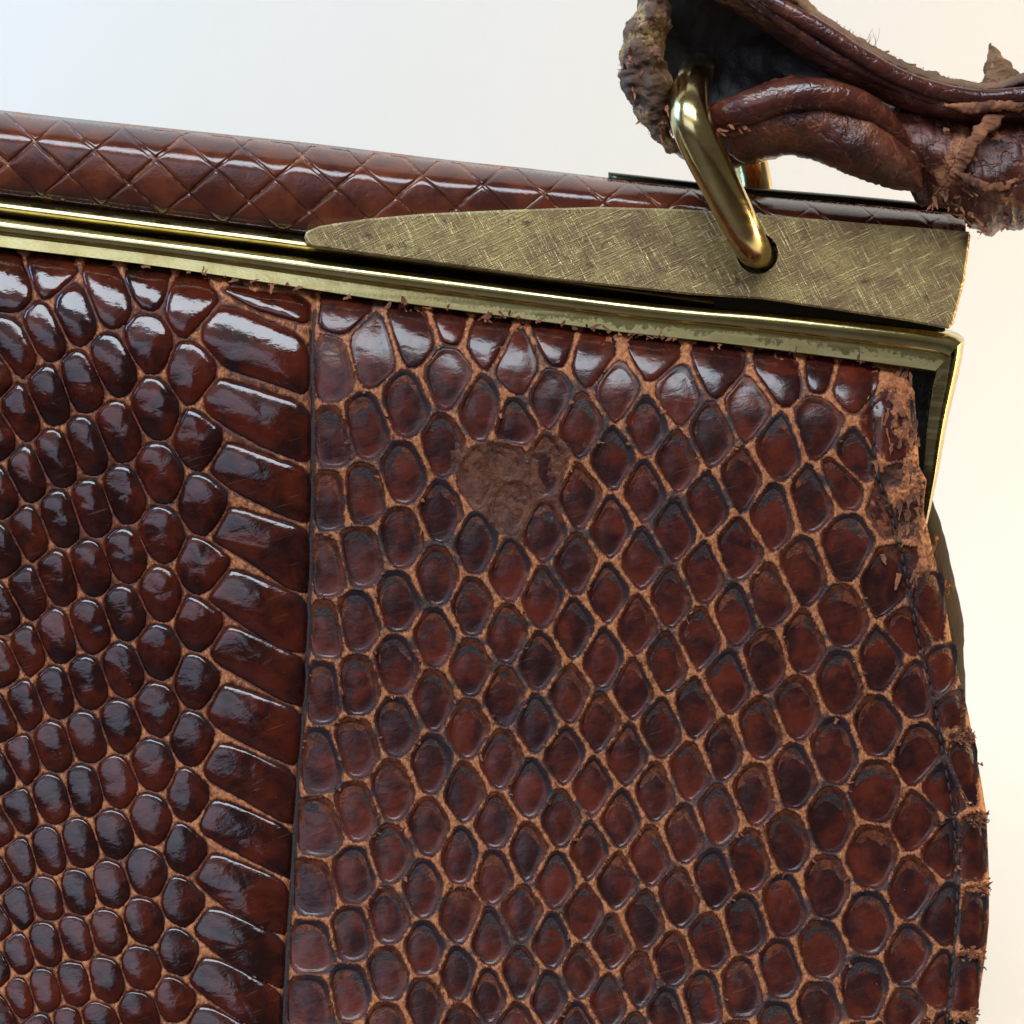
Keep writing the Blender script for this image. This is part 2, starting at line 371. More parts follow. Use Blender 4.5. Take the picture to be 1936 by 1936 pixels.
# ---- scales: centres read off the hide, tile by tile
def T(ox, oy, k, pts): return [(ox+x/k, oy+y/k) for x, y in pts]
K = 2.972
left = T(0, 450, K, [(75, 250), (260, 190), (410, 420), (620, 330), (820, 240), (1060, 390), (90, 620), (245, 520), (640, 720), (830, 590), (1075, 770),
    (465, 820), (275, 890), (110, 980), (-40, 760), (875, 960), (660, 1090), (1115, 1140), (490, 1170), (320, 1240), (150, 1330), (-20, 1100), (900, 1330),
    (700, 1450), (520, 1520), (340, 1580), (160, 1660), (0, 1430), (1135, 1500), (905, 1670)])
left += T(0, 900, K, [(710, 450), (510, 520), (325, 575), (20, 420), (1120, 520), (155, 660), (900, 660), (705, 770), (505, 845), (320, 900), (20, 760), (1110, 830),
    (150, 975), (890, 990), (690, 1095), (495, 1165), (310, 1215), (15, 1050), (1105, 1160), (135, 1285), (885, 1315), (675, 1405), (490, 1470), (300, 1525), (5, 1365), (1080, 1480),
    (120, 1590), (860, 1625), (655, 1725), (480, 1765), (290, 1810), (5, 1670), (1065, 1800)])
left += T(0, 1286, K, [(105, 735), (845, 780), (640, 865), (450, 925), (275, 965), (0, 830), (1045, 955), (105, 1005), (820, 1080), (620, 1150), (440, 1190), (260, 1225), (-15, 1090), (1025, 1250),
    (95, 1275), (805, 1355), (605, 1415), (425, 1450), (260, 1480), (-10, 1360), (1010, 1530), (95, 1535), (790, 1620), (595, 1685), (420, 1705), (250, 1745), (-20, 1610), (985, 1800),
    (110, 1785), (780, 1870), (560, 1930), (385, 1960), (235, 1990), (0, 1870)])
left += [(x-105, y+5) for x, y in left if x < 75 and y > 560] + [(x-205, y+10) for x, y in left if x < 75 and y > 560]
left += [(-70, 500), (-130, 540), (20, 2010), (78, 2035), (135, 2010), (195, 1995), (268, 1985), (340, 1980), (-60, 2000), (50, 2090), (120, 2095), (190, 2080), (255, 2070), (325, 2065)]
scutes = [T(0, 450, K, q) for q in (
    [(1150, 480), (1235, 380), (1330, 392), (1735, 565), (1745, 900), (1500, 810), (1260, 735), (1125, 570)],
    [(1140, 900), (1230, 790), (1330, 810), (1748, 945), (1755, 1285), (1500, 1190), (1300, 1085), (1165, 990)],
    [(1180, 1290), (1270, 1150), (1350, 1165), (1755, 1310), (1755, 1615), (1600, 1570), (1300, 1420), (1190, 1330)])]
scutes += [T(0, 900, K, q) for q in (
    [(1205, 330), (1290, 175), (1400, 195), (1755, 305), (1745, 665), (1620, 640), (1420, 500), (1190, 365)],
    [(1170, 680), (1290, 525), (1400, 545), (1745, 695), (1730, 1010), (1560, 970), (1400, 870), (1190, 715)],
    [(1175, 985), (1275, 845), (1370, 860), (1735, 1040), (1718, 1300), (1600, 1275), (1420, 1170), (1205, 1050)],
    [(1155, 1330), (1250, 1170), (1360, 1190), (1715, 1325), (1682, 1645), (1500, 1570), (1210, 1420)])]
scutes += [T(0, 1286, K, q) for q in (
    [(1140, 490), (1220, 355), (1320, 365), (1680, 525), (1655, 815), (1580, 800), (1300, 640), (1160, 560)],
    [(1115, 810), (1190, 670), (1290, 680), (1655, 840), (1640, 1120), (1590, 1105), (1300, 960), (1130, 860)],
    [(1100, 1110), (1180, 975), (1280, 985), (1635, 1140), (1615, 1440), (1540, 1420), (1300, 1310), (1120, 1160)],
    [(1085, 1400), (1160, 1280), (1260, 1285), (1610, 1455), (1600, 1740), (1560, 1730), (1290, 1600), (1100, 1440)],
    [(1060, 1690), (1130, 1555), (1230, 1560), (1600, 1755), (1590, 2040), (1300, 1890), (1080, 1720)],
    [(1040, 1960), (1110, 1825), (1200, 1835), (1590, 2050), (1580, 2320), (1300, 2170), (1060, 2000)])]
scutes = [[(414, 548), (420, 540), (590, 562), (585, 614), (545, 604), (480, 585)]] + scutes

rc = T(600, 200, 2.76, [(120, 1030), (70, 1370), (285, 1290), (510, 1190), (700, 1095), (885, 1190), (680, 1420), (1060, 1350), (1420, 1310), (1220, 1510), (850, 1590), (1570, 1460), (1760, 1290),
    (1880, 1490), (1385, 1650), (1020, 1690), (1720, 1670), (1550, 1830), (250, 1690), (460, 1560), (660, 1770), (1250, 1230)])
rc += T(550, 700, K, [(230, 390), (215, 720), (205, 1110), (195, 1460), (180, 1800), (415, 310), (395, 700), (385, 1050), (365, 1410), (350, 1750), (650, 200), (640, 580), (625, 940), (610, 1300), (600, 1660),
    (860, 430), (845, 800), (825, 1160), (810, 1500), (810, 1830), (1040, 980), (1020, 1330), (1010, 1670), (1230, 1130), (1215, 1480), (1200, 1820), (1430, 900), (1415, 1280), (1400, 1640),
    (1630, 310), (1625, 720), (1600, 1090), (1595, 1450), (1560, 1800), (1810, 510), (1800, 880), (1785, 1260), (1760, 1620)])
rc += T(950, 700, K, [(640, 150), (810, 300), (800, 680), (785, 1060), (755, 1430), (735, 1780), (980, 150), (980, 510), (970, 900), (945, 1280), (915, 1640), (1180, 370), (1155, 750), (1130, 1140), (1110, 1500),
    (1370, 230), (1340, 620), (1320, 1010), (1310, 1370), (1270, 1750), (1550, 440), (1515, 810), (1500, 1270), (1480, 1630), (1745, 730), (1700, 1130), (1700, 1540), (1660, 1860), (1910, 600), (1880, 1740)])
rc += T(950, 1286, K, [(200, 240), (365, 110), (545, 240), (900, 270), (1080, 170), (1440, 280), (160, 610), (350, 420), (505, 600), (695, 420), (860, 630), (1050, 510), (1240, 390), (1415, 630), (1635, 550), (1860, 400),
    (140, 960), (330, 780), (490, 960), (665, 780), (825, 980), (1020, 860), (1210, 760), (1390, 1020), (1600, 910), (1830, 800), (110, 1320), (305, 1120), (460, 1310), (640, 1130), (790, 1350), (1000, 1220),
    (1185, 1120), (1360, 1370), (1580, 1260), (1820, 1160), (100, 1650), (275, 1470), (440, 1640), (615, 1470), (760, 1690), (965, 1580), (1160, 1470), (1350, 1730), (1560, 1640), (1790, 1530),
    (260, 1780), (410, 1960), (600, 1800), (740, 2000), (920, 1870), (1130, 1790), (1550, 1960), (1770, 1840), (80, 1960)])
rc += T(550, 1286, K, [(390, 60), (600, 260), (800, 130), (1000, 270), (1200, 110), (175, 460), (360, 380), (575, 620), (790, 480), (970, 630), (1180, 440), (185, 830), (360, 740), (570, 980), (780, 820), (960, 990), (1150, 810),
    (140, 1180), (345, 1100), (735, 1170), (550, 1330), (950, 1320), (1140, 1090), (130, 1500), (340, 1430), (750, 1520), (940, 1660), (1120, 1450), (550, 1650), (130, 1810), (330, 1750), (760, 1810), (960, 1960), (1110, 1770), (540, 1960)])
rc += T(1286, 1000, K, [(690, 240), (910, 130), (1160, 320), (690, 650), (910, 500), (1400, 460), (1290, 560), (660, 1020), (890, 870), (1150, 740), (1310, 890), (1470, 840), (1550, 985),
    (880, 1240), (1120, 1110), (1340, 1270), (635, 1400), (1100, 1470), (1350, 1640), (1480, 1450), (840, 1640), (1070, 1830), (1480, 1790)])
rc += T(1286, 1286, K, [(840, 790), (1070, 1010), (820, 1160), (1320, 1170), (1480, 1320), (1050, 1360), (1310, 1560), (1440, 1680), (100, 1770), (1030, 1740), (1280, 1900), (560, 1960), (770, 1850), (340, 1730)])
rc += T(1286, 580, K, [(170, 720), (380, 560), (570, 360), (210, 330), (550, 800), (780, 680), (950, 400), (800, 320), (740, 1070), (965, 870), (1170, 680), (930, 1330), (1210, 1080), (1160, 1560)])
rc += [(1828, 1460), (1838, 1607), (1841, 1737), (1830, 1860), (1815, 1990), (1740, 1960), (1665, 1990), (1590, 2000), (1810, 2110), (1700, 2080)]
rc += [(x, y+118) for x, y in rc if 1850 < y < 1936]
patch = np.array([(873, 845), (947, 835), (981, 872), (1014, 828), (1082, 815), (1088, 868), (1061, 909), (1055, 942), (1014, 969), (997, 1020), (954, 1024), (934, 986), (880, 956), (868, 888)], float)
def inpoly(px, py, poly):
    c = np.zeros(np.shape(px), bool); n = len(poly)
    for i in range(n):
        x1, y1 = poly[i]; x2, y2 = poly[(i+1) % n]
        if y1 == y2: continue
        c ^= ((y1 > py) != (y2 > py)) & (px < (x2-x1)*(py-y1)/(y2-y1)+x1)
    return c
def merge(pts, r, stretch=1.0):
    out = []
    for p in pts:
        for q in out:
            if math.hypot(p[0]-q[0], (p[1]-q[1])*stretch) < r:
                q[0] = (q[0]*q[2]+p[0])/(q[2]+1); q[1] = (q[1]*q[2]+p[1])/(q[2]+1); q[2] += 1; break
        else: out.append([p[0], p[1], 1])
    return np.array([q[:2] for q in out])
left = merge(left, 24); rc = merge(rc, 31)
ghosts = [(905, 902), (968, 948), (1028, 884), (962, 868)]
rc = np.array([c for c in rc if not inpoly(c[0], c[1], patch)] + ghosts)
rc = np.array([c for c in rc if c[0] < rightc(c[1])-4 and c[0] > seam(c[1])+4 and c[1] > railb(c[0])-4 and c[1] < 2120])
left = np.array([c for c in left if c[1] > railb(c[0])-4 and c[1] < 2120])

def cells(C, Mx, gap, extra):
    """rounded cell outlines of centres C under the metric Mx, each drawn in by gap; extra(c) -> half planes (n, d)"""
    Q = C @ Mx.T; Mi = np.linalg.inv(Mx); out = []
    for i, q in enumerate(Q):
        poly = [np.array(p, float) for p in ((-62, -62), (62, -62), (62, 62), (-62, 62))]
        D = Q - q; dd = np.linalg.norm(D, axis=1)
        hp = [(D[j]/dd[j], dd[j]/2 - gap) for j in np.argsort(dd)[1:14]]
        for nrm, d in extra(C[i]):      # given in photo space
            nn = np.asarray(nrm) @ Mi; L = np.linalg.norm(nn); hp.append((nn/L, d/L))
        for nrm, d in hp:
            new = []
            for a in range(len(poly)):
                p0, p1 = poly[a], poly[(a+1) % len(poly)]
                s0, s1 = p0@nrm-d, p1@nrm-d
                if s0 <= 0: new.append(p0)
                if (s0 < 0 < s1) or (s1 < 0 < s0): new.append(p0+(p1-p0)*s0/(s0-s1))
            poly = new
            if len(poly) < 3: break
        out.append(np.array(poly) @ Mi.T + C[i] if len(poly) >= 3 else None)
    return out
def rounded(poly, n, it=2, keep=.25, wob=2.0, seed=0):
    p = np.array(poly, float)
    for k in range(it):
        q = np.roll(p, -1, 0)
        p = np.stack([(1-keep)*p+keep*q, keep*p+(1-keep)*q], 1).reshape(-1, 2)
    p = np.r_[p, p[:1]]; L = np.r_[0, np.cumsum(np.linalg.norm(np.diff(p, axis=0), axis=1))]
    s = np.linspace(0, L[-1], n, endpoint=False)
    r = np.stack([np.interp(s, L, p[:, 0]), np.interp(s, L, p[:, 1])], 1)
    if wob:
        d = r - r.mean(0); d /= np.maximum(np.linalg.norm(d, axis=1), 1)[:, None]
        r = r + d*(wob*2*fbm(r[:, 0]/14, r[:, 1]/14, seed, 3))[:, None]
    return r

def lextra(c):
    h = [((0, -1), c[1]-(railb(c[0])-4)), ((1, 0), seam(c[1])-3-c[0])]
    for s in scutes:      # stay clear of the broad belly scutes
        a = np.concatenate([np.linspace(s[k], s[(k+1) % len(s)], 12) for k in range(len(s))]); ym = a[:, 1].min(), a[:, 1].max()
        if ym[0]-30 < c[1] < ym[1]+20:
            k = np.argmin(np.hypot(a[:, 0]-c[0], a[:, 1]-c[1])); d = a[k]-c; L = np.linalg.norm(d)
            if L < 90: h.append((tuple(d/L), L-5))
    return h
def rextra(c):
    sl = 0.125
    h = [((sl, -1), (c[1]-(railb(c[0])-2))), ((-1, 0), c[0]-(seam(c[1])+5)), ((1, 0), rightc(c[1])-5-c[0])]
    st = stitch(c[1])
    return h
ta = math.radians(19)
ax = np.array([math.sin(ta), math.cos(ta)]); pe = np.array([math.cos(ta), -math.sin(ta)])
ML = np.array([pe, ax*.76]); MR = np.array([[1, 0], [0, .83]])
lp = cells(left, ML, 1.7, lextra); rp = cells(rc, MR, 3.5, rextra)
NO = 30
def polar(p, n, c):
    """the outline p read at n even angles about c"""
    d = p-c; a = np.arctan2(d[:, 1], d[:, 0]); r = np.hypot(d[:, 0], d[:, 1]); o = np.argsort(a); a, r = a[o], r[o]
    th = np.linspace(-math.pi, math.pi, n, endpoint=False)
    rr = np.interp(th, np.r_[a-2*math.pi, a, a+2*math.pi], np.r_[r, r, r])
    return c+np.stack([np.cos(th)*rr, np.sin(th)*rr], 1)
def outlines(C, polys, it, keep, wob, seed):
    o = []
    for c, p in zip(C, polys):
        if p is None: continue
        m = rounded(p, 40, 1, .25, 0).mean(0)
        o.append((c, polar(rounded(p, 60, it, keep, wob, seed), NO, m), polar(rounded(p, 60, 3, .29, wob*.6, seed+1), NO, m)))
    return o
L_out = outlines(left, lp, 1, .22, 1.6, 5)
R_out = outlines(rc, rp, 1, .15, 2.4, 8)
def slim(p, c):      # the plates are narrower and taller than their cells and lean a little
    m = p.mean(0); k = float(sstep(1560, 1720, c[0])); ed = float(sstep(760, 660, c[0]-0*c[1])); k = max(k, ed)
    d = p-m; x = d[:, 0]*(.90+.08*k); y = d[:, 1]*(1.015-.015*k)
    return m+np.stack([x+y*.035*(1-k), y], 1)
R_out = [(c, slim(p, c), slim(p2, c)) for c, p, p2 in R_out]
S_out = [(np.mean(p, 0), rounded(p, 56, 2, .16, 1.2, 11), None) for p in scutes]
def area2(p): return abs(np.sum(p[:, 0]*np.roll(p[:, 1], -1)-p[:, 1]*np.roll(p[:, 0], -1)))/2
L_out = [q for q in L_out if area2(q[1]) > 350]; R_out = [q for q in R_out if area2(q[1]) > 350]

# ---- the hide under and between the scales
outl = []; 
for grp, lst in ((0, L_out), (1, S_out), (2, R_out)):
    for c, p, _ in lst:
        pp = np.r_[p, p[:1]]; nx = np.roll(p, -1, 0)-np.roll(p, 1, 0)
        nn = np.stack([nx[:, 1], -nx[:, 0]], 1); nn /= np.maximum(np.linalg.norm(nn, axis=1), 1e-6)[:, None]
        sg = np.sign(np.sum(nn*(p-p.mean(0)), 1)); nn *= sg[:, None]
        for k in range(len(p)):
            outl.append((p[k], nn[k])); outl.append(((p[k]+p[(k+1) % len(p)])/2, nn[k]))
kd = KDTree(len(outl))
for i, (p, n_n) in enumerate(outl): kd.insert((p[0], p[1], 0), i)
kd.balance()
OP = np.array([o[0] for o in outl]); ON = np.array([o[1] for o in outl])
def gap_dist(u, v):
    sh = u.shape; uf, vf = u.ravel(), v.ravel()
    idx = np.fromiter((kd.find((a, b, 0))[1] for a, b in zip(uf, vf)), int, len(uf))
    d = np.stack([uf, vf], 1)-OP[idx]
    dist = np.linalg.norm(d, axis=1); sg = np.where(np.sum(d*ON[idx], 1) > 0, 1, -1)
    return (dist*sg).reshape(sh)

def hide(name, Lf, Rf, step, side):
    nv = int((VBOT-480)/step); nu = int(((1215 if side else 800))/step)
    S, Tt = np.meshgrid(np.linspace(0, 1, nu), np.linspace(0, 1, nv), indexing='ij')
    v = 480+Tt*(VBOT-480)
    for _ in range(4):
        u = Lf(v)*(1-S)+Rf(v)*S
        v0 = railb(np.minimum(u, 1700))-14
        v = v0 + Tt**1.0*(VBOT-v0)
    q = gap_dist(u, v)
    fine = fbm(u/7, v/7, 21, 4); mid = fbm(u/45, v/45, 31, 3); wav = fbm(u/16, v/16, 41, 3)
    y = skin_depth(u, v)
    s = v-railb(u)
    if side:
        rdg = sstep(-1.0, 6, q + 4*wav + 2*mid)
        h = -.22 + .18*sstep(-4, 1, q) + (.20 + .3*np.maximum(mid, 0))*rdg + .16*fine*rdg
        ridge = .16*rdg + .42*sstep(1.0, 6.0, q + 3.5*wav) + .24 + .6*mid
    else:
        rdg = sstep(0.5, 5, q + 2*wav)
        h = -.34 + .24*sstep(-4, 3, q) + .12*rdg + .14*fine*rdg
        ridge = .40*rdg + .20 + .6*mid + .22*sstep(1000, 1700, v)
    pw = np.zeros_like(u)
    if side:
        w2 = fbm(u/24, v/24, 61, 4)
        pc = np.array([980, 915.0]); a_n = np.arctan2(v-pc[1], u-pc[0]); pd = patch-pc
        oa = np.argsort(np.arctan2(pd[:, 1], pd[:, 0])); pa_ = np.arctan2(pd[:, 1], pd[:, 0])[oa]; pr_ = np.hypot(pd[:, 0], pd[:, 1])[oa]
        rr_ = np.interp(a_n, np.r_[pa_-2*math.pi, pa_, pa_+2*math.pi], np.r_[pr_, pr_, pr_])
        dp = .92*sstep(34, -34, np.hypot(u-pc[0], v-pc[1])-rr_-2+125*w2)
        pw = dp; h = h*(1-.55*dp)+.55*dp*(-.06+.30*fine+.5*wav)
    # torn, lifted leather along the top edge and down the right corner
    tear = sstep(58, 8, s)*sstep(-.14, .10, fbm(u/30, v/34, 77, 4))
    if side:
        cr = sstep(150, 30, rightc(v)-u)*sstep(1130, 900, v)*sstep(-.12, .15, fbm(u/34, v/48, 88, 4))
        tear = np.maximum(tear, cr)
        e2 = rightc(v)-u
        for k, vc in enumerate((1384, 1542, 1673, 1801, 1918)):
            tear = np.maximum(tear, sstep(70, 45, e2)*np.exp(-((v-vc-14*mid)/(9+14*wav))**2)*.95)
    h = h + tear*(.35+.9*fine+.5*wav); ridge = ridge + .5*tear
    dark = (.31 if side else .18) + (1.5 if side else 1.0)*fbm(u/52, v/38, 55, 3) + (.30*np.exp(-np.maximum(q, 0)/4.0) if side else 0)
    dark = dark - .6*tear + .9*np.exp(-((u-seam(v))/4.5)**2)
    if side: dark = dark + .9*np.exp(-((u-stitch(v))/4.0)**2)
    y = y - h*MM
    return mesh_obj(name, P(u, v, y), grid_faces(nu, nv), M_SKIN, bag, {'ridge': ridge, 'dark': dark, 'worn': pw})
belly = hide("belly_panel", lambda v: -215+0*v, lambda v: seam(v)+1, 3.4, False)
side = hide("side_panel", lambda v: seam(v)+1, rightc, 3.0, True)

def add_scale(name, c, p, p2, prof, tilt, mat, parent, lump, seed, wear0=0.0, off=(0, 0), fold=0.0, dk=0.0):
    """a scale: rings from the outline p in to the centre (inner rings follow p2); prof = [(fraction, height mm, inner blend)]"""
    n = len(p); cc = p.mean(0); V = []; fr = []; p2 = p if p2 is None else p2
    H = max(np.ptp(p[:, 1]), 1); W_ = max(np.ptp(p[:, 0]), 1)
    for f, h, b in prof[:-1]:
        o = p*(1-b)+p2*b
        r = cc+(o-cc)*f + np.array(off)*b
        V.append(np.c_[r, h + b*tilt*(r[:, 1]-cc[1])/H*2]); fr.append(np.full(n, f))
    e = np.array(off)
    V = np.concatenate(V); V = np.r_[V, [[cc[0]+e[0], cc[1]+e[1], prof[-1][1]]]]; fr = np.r_[np.concatenate(fr), [0]]
    m = len(prof)-1
    F = [[k*n+i, k*n+(i+1) % n, (k+1)*n+(i+1) % n, (k+1)*n+i] for k in range(m-1) for i in range(n)]
    F += [[(m-1)*n+i, (m-1)*n+(i+1) % n, m*n] for i in range(n)]
    u, v = V[:, 0], V[:, 1]
    h = V[:, 2] + lump*fbm(u/26, v/19, seed, 3)*(fr < .9)
    dv = (v-cc[1])/H; du = (u-cc[0])/W_
    fo = fold*sstep(.84, .93, fr)*np.clip(.55-1.5*dv+.9*du, 0, 1)
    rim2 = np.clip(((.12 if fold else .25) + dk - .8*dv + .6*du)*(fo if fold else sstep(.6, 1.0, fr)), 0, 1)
    wear = wear0 + (.30*sstep(.93, 1, fr) if not fold else .25*sstep(.9, 1, fr)*(dv*.8-du*.5 > -.1))
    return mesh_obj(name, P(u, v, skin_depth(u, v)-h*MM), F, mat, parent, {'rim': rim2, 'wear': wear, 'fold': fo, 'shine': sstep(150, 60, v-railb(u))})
PB = [(1.03, -.32, 0), (.99, -.12, 0), (.94, .04, 0), (.87, .15, 0), (.74, .26, .3), (.5, .38, .7), (.25, .44, 1), (0, .46, 1)]
PS = [(1.05, -.05, 0), (1.0, -.02, 0), (.965, -.05, 0), (.93, -.09, .4), (.895, -.17, .7), (.84, -.21, .8), (.6, -.17, .8), (.35, -.12, .9), (0, -.10, 1)]
allS = [('L',)+q for q in L_out] + [('R',)+q for q in R_out]
def in_view(c): return -30 < c[0] < 1966 and c[1] < 1966
order = sorted(allS, key=lambda q: -(area2(q[2])*(1 if in_view(q[1]) else .01)))
print("scales", len(L_out), len(R_out), len(S_out))
for i, (c, p, _) in enumerate(S_out):
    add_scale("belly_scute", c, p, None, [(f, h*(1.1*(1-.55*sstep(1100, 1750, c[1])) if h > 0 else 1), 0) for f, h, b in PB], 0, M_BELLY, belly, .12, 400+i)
for k, (sd, c, p, p2) in enumerate(order):
    top = max(0, 1-(c[1]-railb(c[0]))/150)
    w0 = RNG.uniform(-.15, .08)
    fl_ = 1-.62*sstep(1000, 1700, c[1])
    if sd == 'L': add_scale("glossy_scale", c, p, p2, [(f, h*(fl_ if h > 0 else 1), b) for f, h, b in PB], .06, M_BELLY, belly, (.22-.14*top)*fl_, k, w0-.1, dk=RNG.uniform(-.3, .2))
    else:
        g = RNG.uniform(.2, 1.2)*(1-.5*top)
        pr = [(f, h*(1-top)+top*hb, b) for (f, h, b), hb in zip(PS, (-.2, .0, .14, .24, .32, .38, .46, .52, .54))]
        corner = c[0] > 1600 and c[1] < 1010
        pdist = math.hypot(c[0]-972, c[1]-915); w0 += 1.1*sstep(165, 40, pdist)*RNG.uniform(.6, 1.15)
        if RNG.random() < .10: w0 += .25
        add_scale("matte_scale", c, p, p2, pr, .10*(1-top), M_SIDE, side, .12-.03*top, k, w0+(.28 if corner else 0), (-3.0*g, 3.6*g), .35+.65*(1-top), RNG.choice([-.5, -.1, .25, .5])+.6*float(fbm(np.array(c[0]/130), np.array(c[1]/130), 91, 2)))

sv = np.linspace(500, VBOT, 90); cols = []
for dx in (-22, -8, 8, 22):
    su = seam(sv)+dx; cols.append(P(su, sv, skin_depth(su, sv)+.55*MM))
mesh_obj("seam_backing", np.stack(cols), grid_faces(4, 90), M_THREAD, bag)  # dark sheet added behind the seam to close a bright slit
# ---- stitching down the right edge
sp = curve(STITCH, 64)
for k in range(1, len(sp)-1, 1):
    a, b = sp[k], sp[k+1] if k+1 < len(sp) else sp[k]
    q = [a+(b-a)*f for f in (.08, .3, .5, .7, .92)]
    y = [skin_depth(np.array(x[0]), np.array(x[1])) - (-.05+.20*math.sin(math.pi*i/4))*MM for i, x in enumerate(q)]
    sweep("stitch", np.array([P(x[0], x[1], yy) for x, yy in zip(q, y)]), [.12*MM, .2*MM, .2*MM, .12*MM], 6, M_THREAD, side, n=6)

# ---- side gusset, back panel and lining
def sheet(name, A, B, ns, nt, yf, mat, parent, wear=None, **kw):
    V, uv, S, Tt = loft(A, B, ns, nt, yf, **kw)
    return mesh_obj(name, V, grid_faces(ns, nt), mat, parent, {'wear': wear(S, Tt) if wear else np.zeros(S.shape)})
gus = [(1748, 900), (1764, 947), (1783, 1001), (1802, 1085), (1818, 1152), (1823, 1190), (1822, 1240), (1826, 1300), (1827, 1400), (1850, 1520), (1852, 1800), (1835, 1950), (1790, 2250)]
tube_loft("gusset", [(x-130, y) for x, y in gus], gus, 90, 24, 11, [4, 7, 9, 9], M_GUS, bag, jit=2, seed=3, lump=1.2,
          wear=lambda S, T_, uv: .25+.35*np.exp(-((uv[..., 1]-1020)/14)**2)+.35*np.exp(-((uv[..., 1]-1110)/14)**2)+.3*np.exp(-((uv[..., 1]-1225)/12)**2))
sheet("lining", [(1560, 650), (1560, 960)], [(1772, 690), (1752, 975)], 8, 8, lambda s, t: 6+0*s, M_LINING, bag)
# back of the bag and its bottom, out of the lens's sight
bk = []
for v in np.linspace(450, VBOT, 14):
    r = []
    for k, t in enumerate(np.linspace(0, 1, 10)):
        u = -215*(1-t)+(rightc(v)-8)*t
        r.append(P(u, v, (14+26*math.sin(math.pi*min(1, max(0, (v-450)/2600)))*math.sin(math.pi*min(.96, max(.04, t))))*MM))
    bk.append(r)
mesh_obj("back_panel", np.array(bk), grid_faces(14, 10), M_PIPE, bag, {'wear': np.zeros(140)})
ub = np.linspace(-215, float(rightc(VBOT)), 12)
fr = P(ub, np.full(12, VBOT), skin_depth(ub, np.full(12, VBOT))); fr2 = fr.copy(); fr2[:, 2] = 0.003; fr2[:, 1] += .006
bb = P(ub, np.full(12, VBOT), np.full(12, .02)); bb2 = bb.copy(); bb2[:, 2] = .003
mesh_obj("bottom", np.stack([fr, fr2, bb2, bb]), grid_faces(4, 12), M_PIPE, bag, {'wear': np.zeros(48)})

# ---- brass frame rail with its mitred corner
frame = empty("frame", bag)
RAILT = [(-420, 350), (-200, 380), (0, 408), (250, 440), (400, 459), (600, 486), (817, 513), (1035, 543), (1300, 574), (1443, 583), (1640, 604), (1804, 622), (1824, 640)]
RB2 = [(x, y+3) for x, y in RAILB[:-1]] + [(1766, 704)]
ra = np.linspace(math.radians(8), math.radians(168), 15)
pt = np.r_[0, .04, .07, .335-.25*np.cos(ra), .60, .68, .80, .96, 1.0]; py = np.r_[7, 2.2, .8, .3-1.25*np.sin(ra), .08, .0, -.12, -.28, 3.0]
def rail_y(s, t): return np.interp(t, pt, py)
V, uv, S, Tt = loft(RAILT, RB2, 160, 70, rail_y)
wr = .22 + .45*sstep(.45, .8, Tt)*sstep(.35, .75, S) + .3*sstep(.75, 1, Tt)
mesh_obj("top_rail", V, grid_faces(160, 70), M_BRASS, frame, {'wear': wr})
RO = [(1824, 640), (1821, 670), (1814, 705), (1791, 799), (1774, 900), (1762, 950), (1753, 992)]
RI = [(1766, 704), (1762, 720), (1757, 740), (1748, 810), (1744, 890), (1743, 930), (1742, 980)]
V, uv, S, Tt = loft(RO, RI, 60, 40, lambda s, t: np.interp(t, [0, .04, .12, .22, .30, .36, .42, .9, .97, 1], [7, 1.2, -.2, -.9, -.9, -.3, .05, .35, 1.0, 4]))
mesh_obj("side_rail", V, grid_faces(60, 40), M_DULL, frame, {'wear': .2+.2*Tt})
# channel of darker brass between bar and rail
CT = [(-420, 308), (-200, 335), (0, 362), (181, 384), (362, 408), (543, 430), (700, 455), (900, 485), (1350, 555)]
CB = [(-420, 360), (-200, 389), (0, 416), (250, 448), (400, 466), (600, 492), (780, 515), (900, 530), (1350, 588)]
V, uv, S, Tt = loft(CT, CB, 90, 40, lambda s, t: np.interp(t, [0, .05, .14, .25, .42, .55, .68, .80, .92, 1], [3.5, 2.0, 1.9, 1.2, .35, .1, .5, 1.6, 2.6, 3.2]))
mesh_obj("inner_channel", V, grid_faces(90, 40), M_DULL, frame, {'wear': .1+.5*sstep(.7, 1, Tt)})
sheet('shadow_gap_sheet', [(380, 425), (900, 470), (1300, 520), (1780, 580)], [(380, 470), (900, 535), (1300, 590), (1790, 640)], 40, 6, lambda s, t: 3.2+0*s, M_BLACK, frame)  # dark sheet added in the gap, standing in for the shadow under the plate
BT = [(1150, 325), (1393, 352), (1530, 363), (1640, 372), (1818, 390)]
BB = [(1150, 352), (1393, 376), (1530, 385), (1640, 394), (1822, 412)]
tube_loft("back_rail", BT, BB, 40, 16, 9, 2, M_BLACK, frame, power=.5)

# ---- leather covered top bar with its diamond scales
BARTOP = [(-420, 158), (-200, 184), (0, 208), (121, 222), (333, 244), (449, 256), (583, 270), (700, 284), (854, 303), (998, 318), (1194, 341), (1288, 351), (1400, 363), (1530, 375), (1640, 385), (1826, 404)]
BARBOT = [(-420, 315), (-200, 341), (0, 366), (181, 388), (362, 412), (543, 434), (700, 452), (854, 450), (998, 452), (1194, 455), (1288, 460), (1400, 470), (1530, 480), (1640, 490), (1826, 505)]
btop, bbot = xi(BARTOP), xi(BARBOT)
BT_ = np.linspace(0, 1, 101)
BY_ = np.interp(BT_, [0, .02, .05, .10, .15, .20, .25, .30, .35, .40, .5, .6, .8, .93, 1], [8.5, 6.3, 4.9, 3.35, 2.2, 1.3, .68, .28, .08, 0, -.06, -.08, .0, .3, 1.2])
BY_ = np.convolve(np.pad(BY_, 4, mode='edge'), np.ones(5)/5, 'same')[4:-4]
def bar_y(u, t):
    return np.interp(t, BT_, BY_)
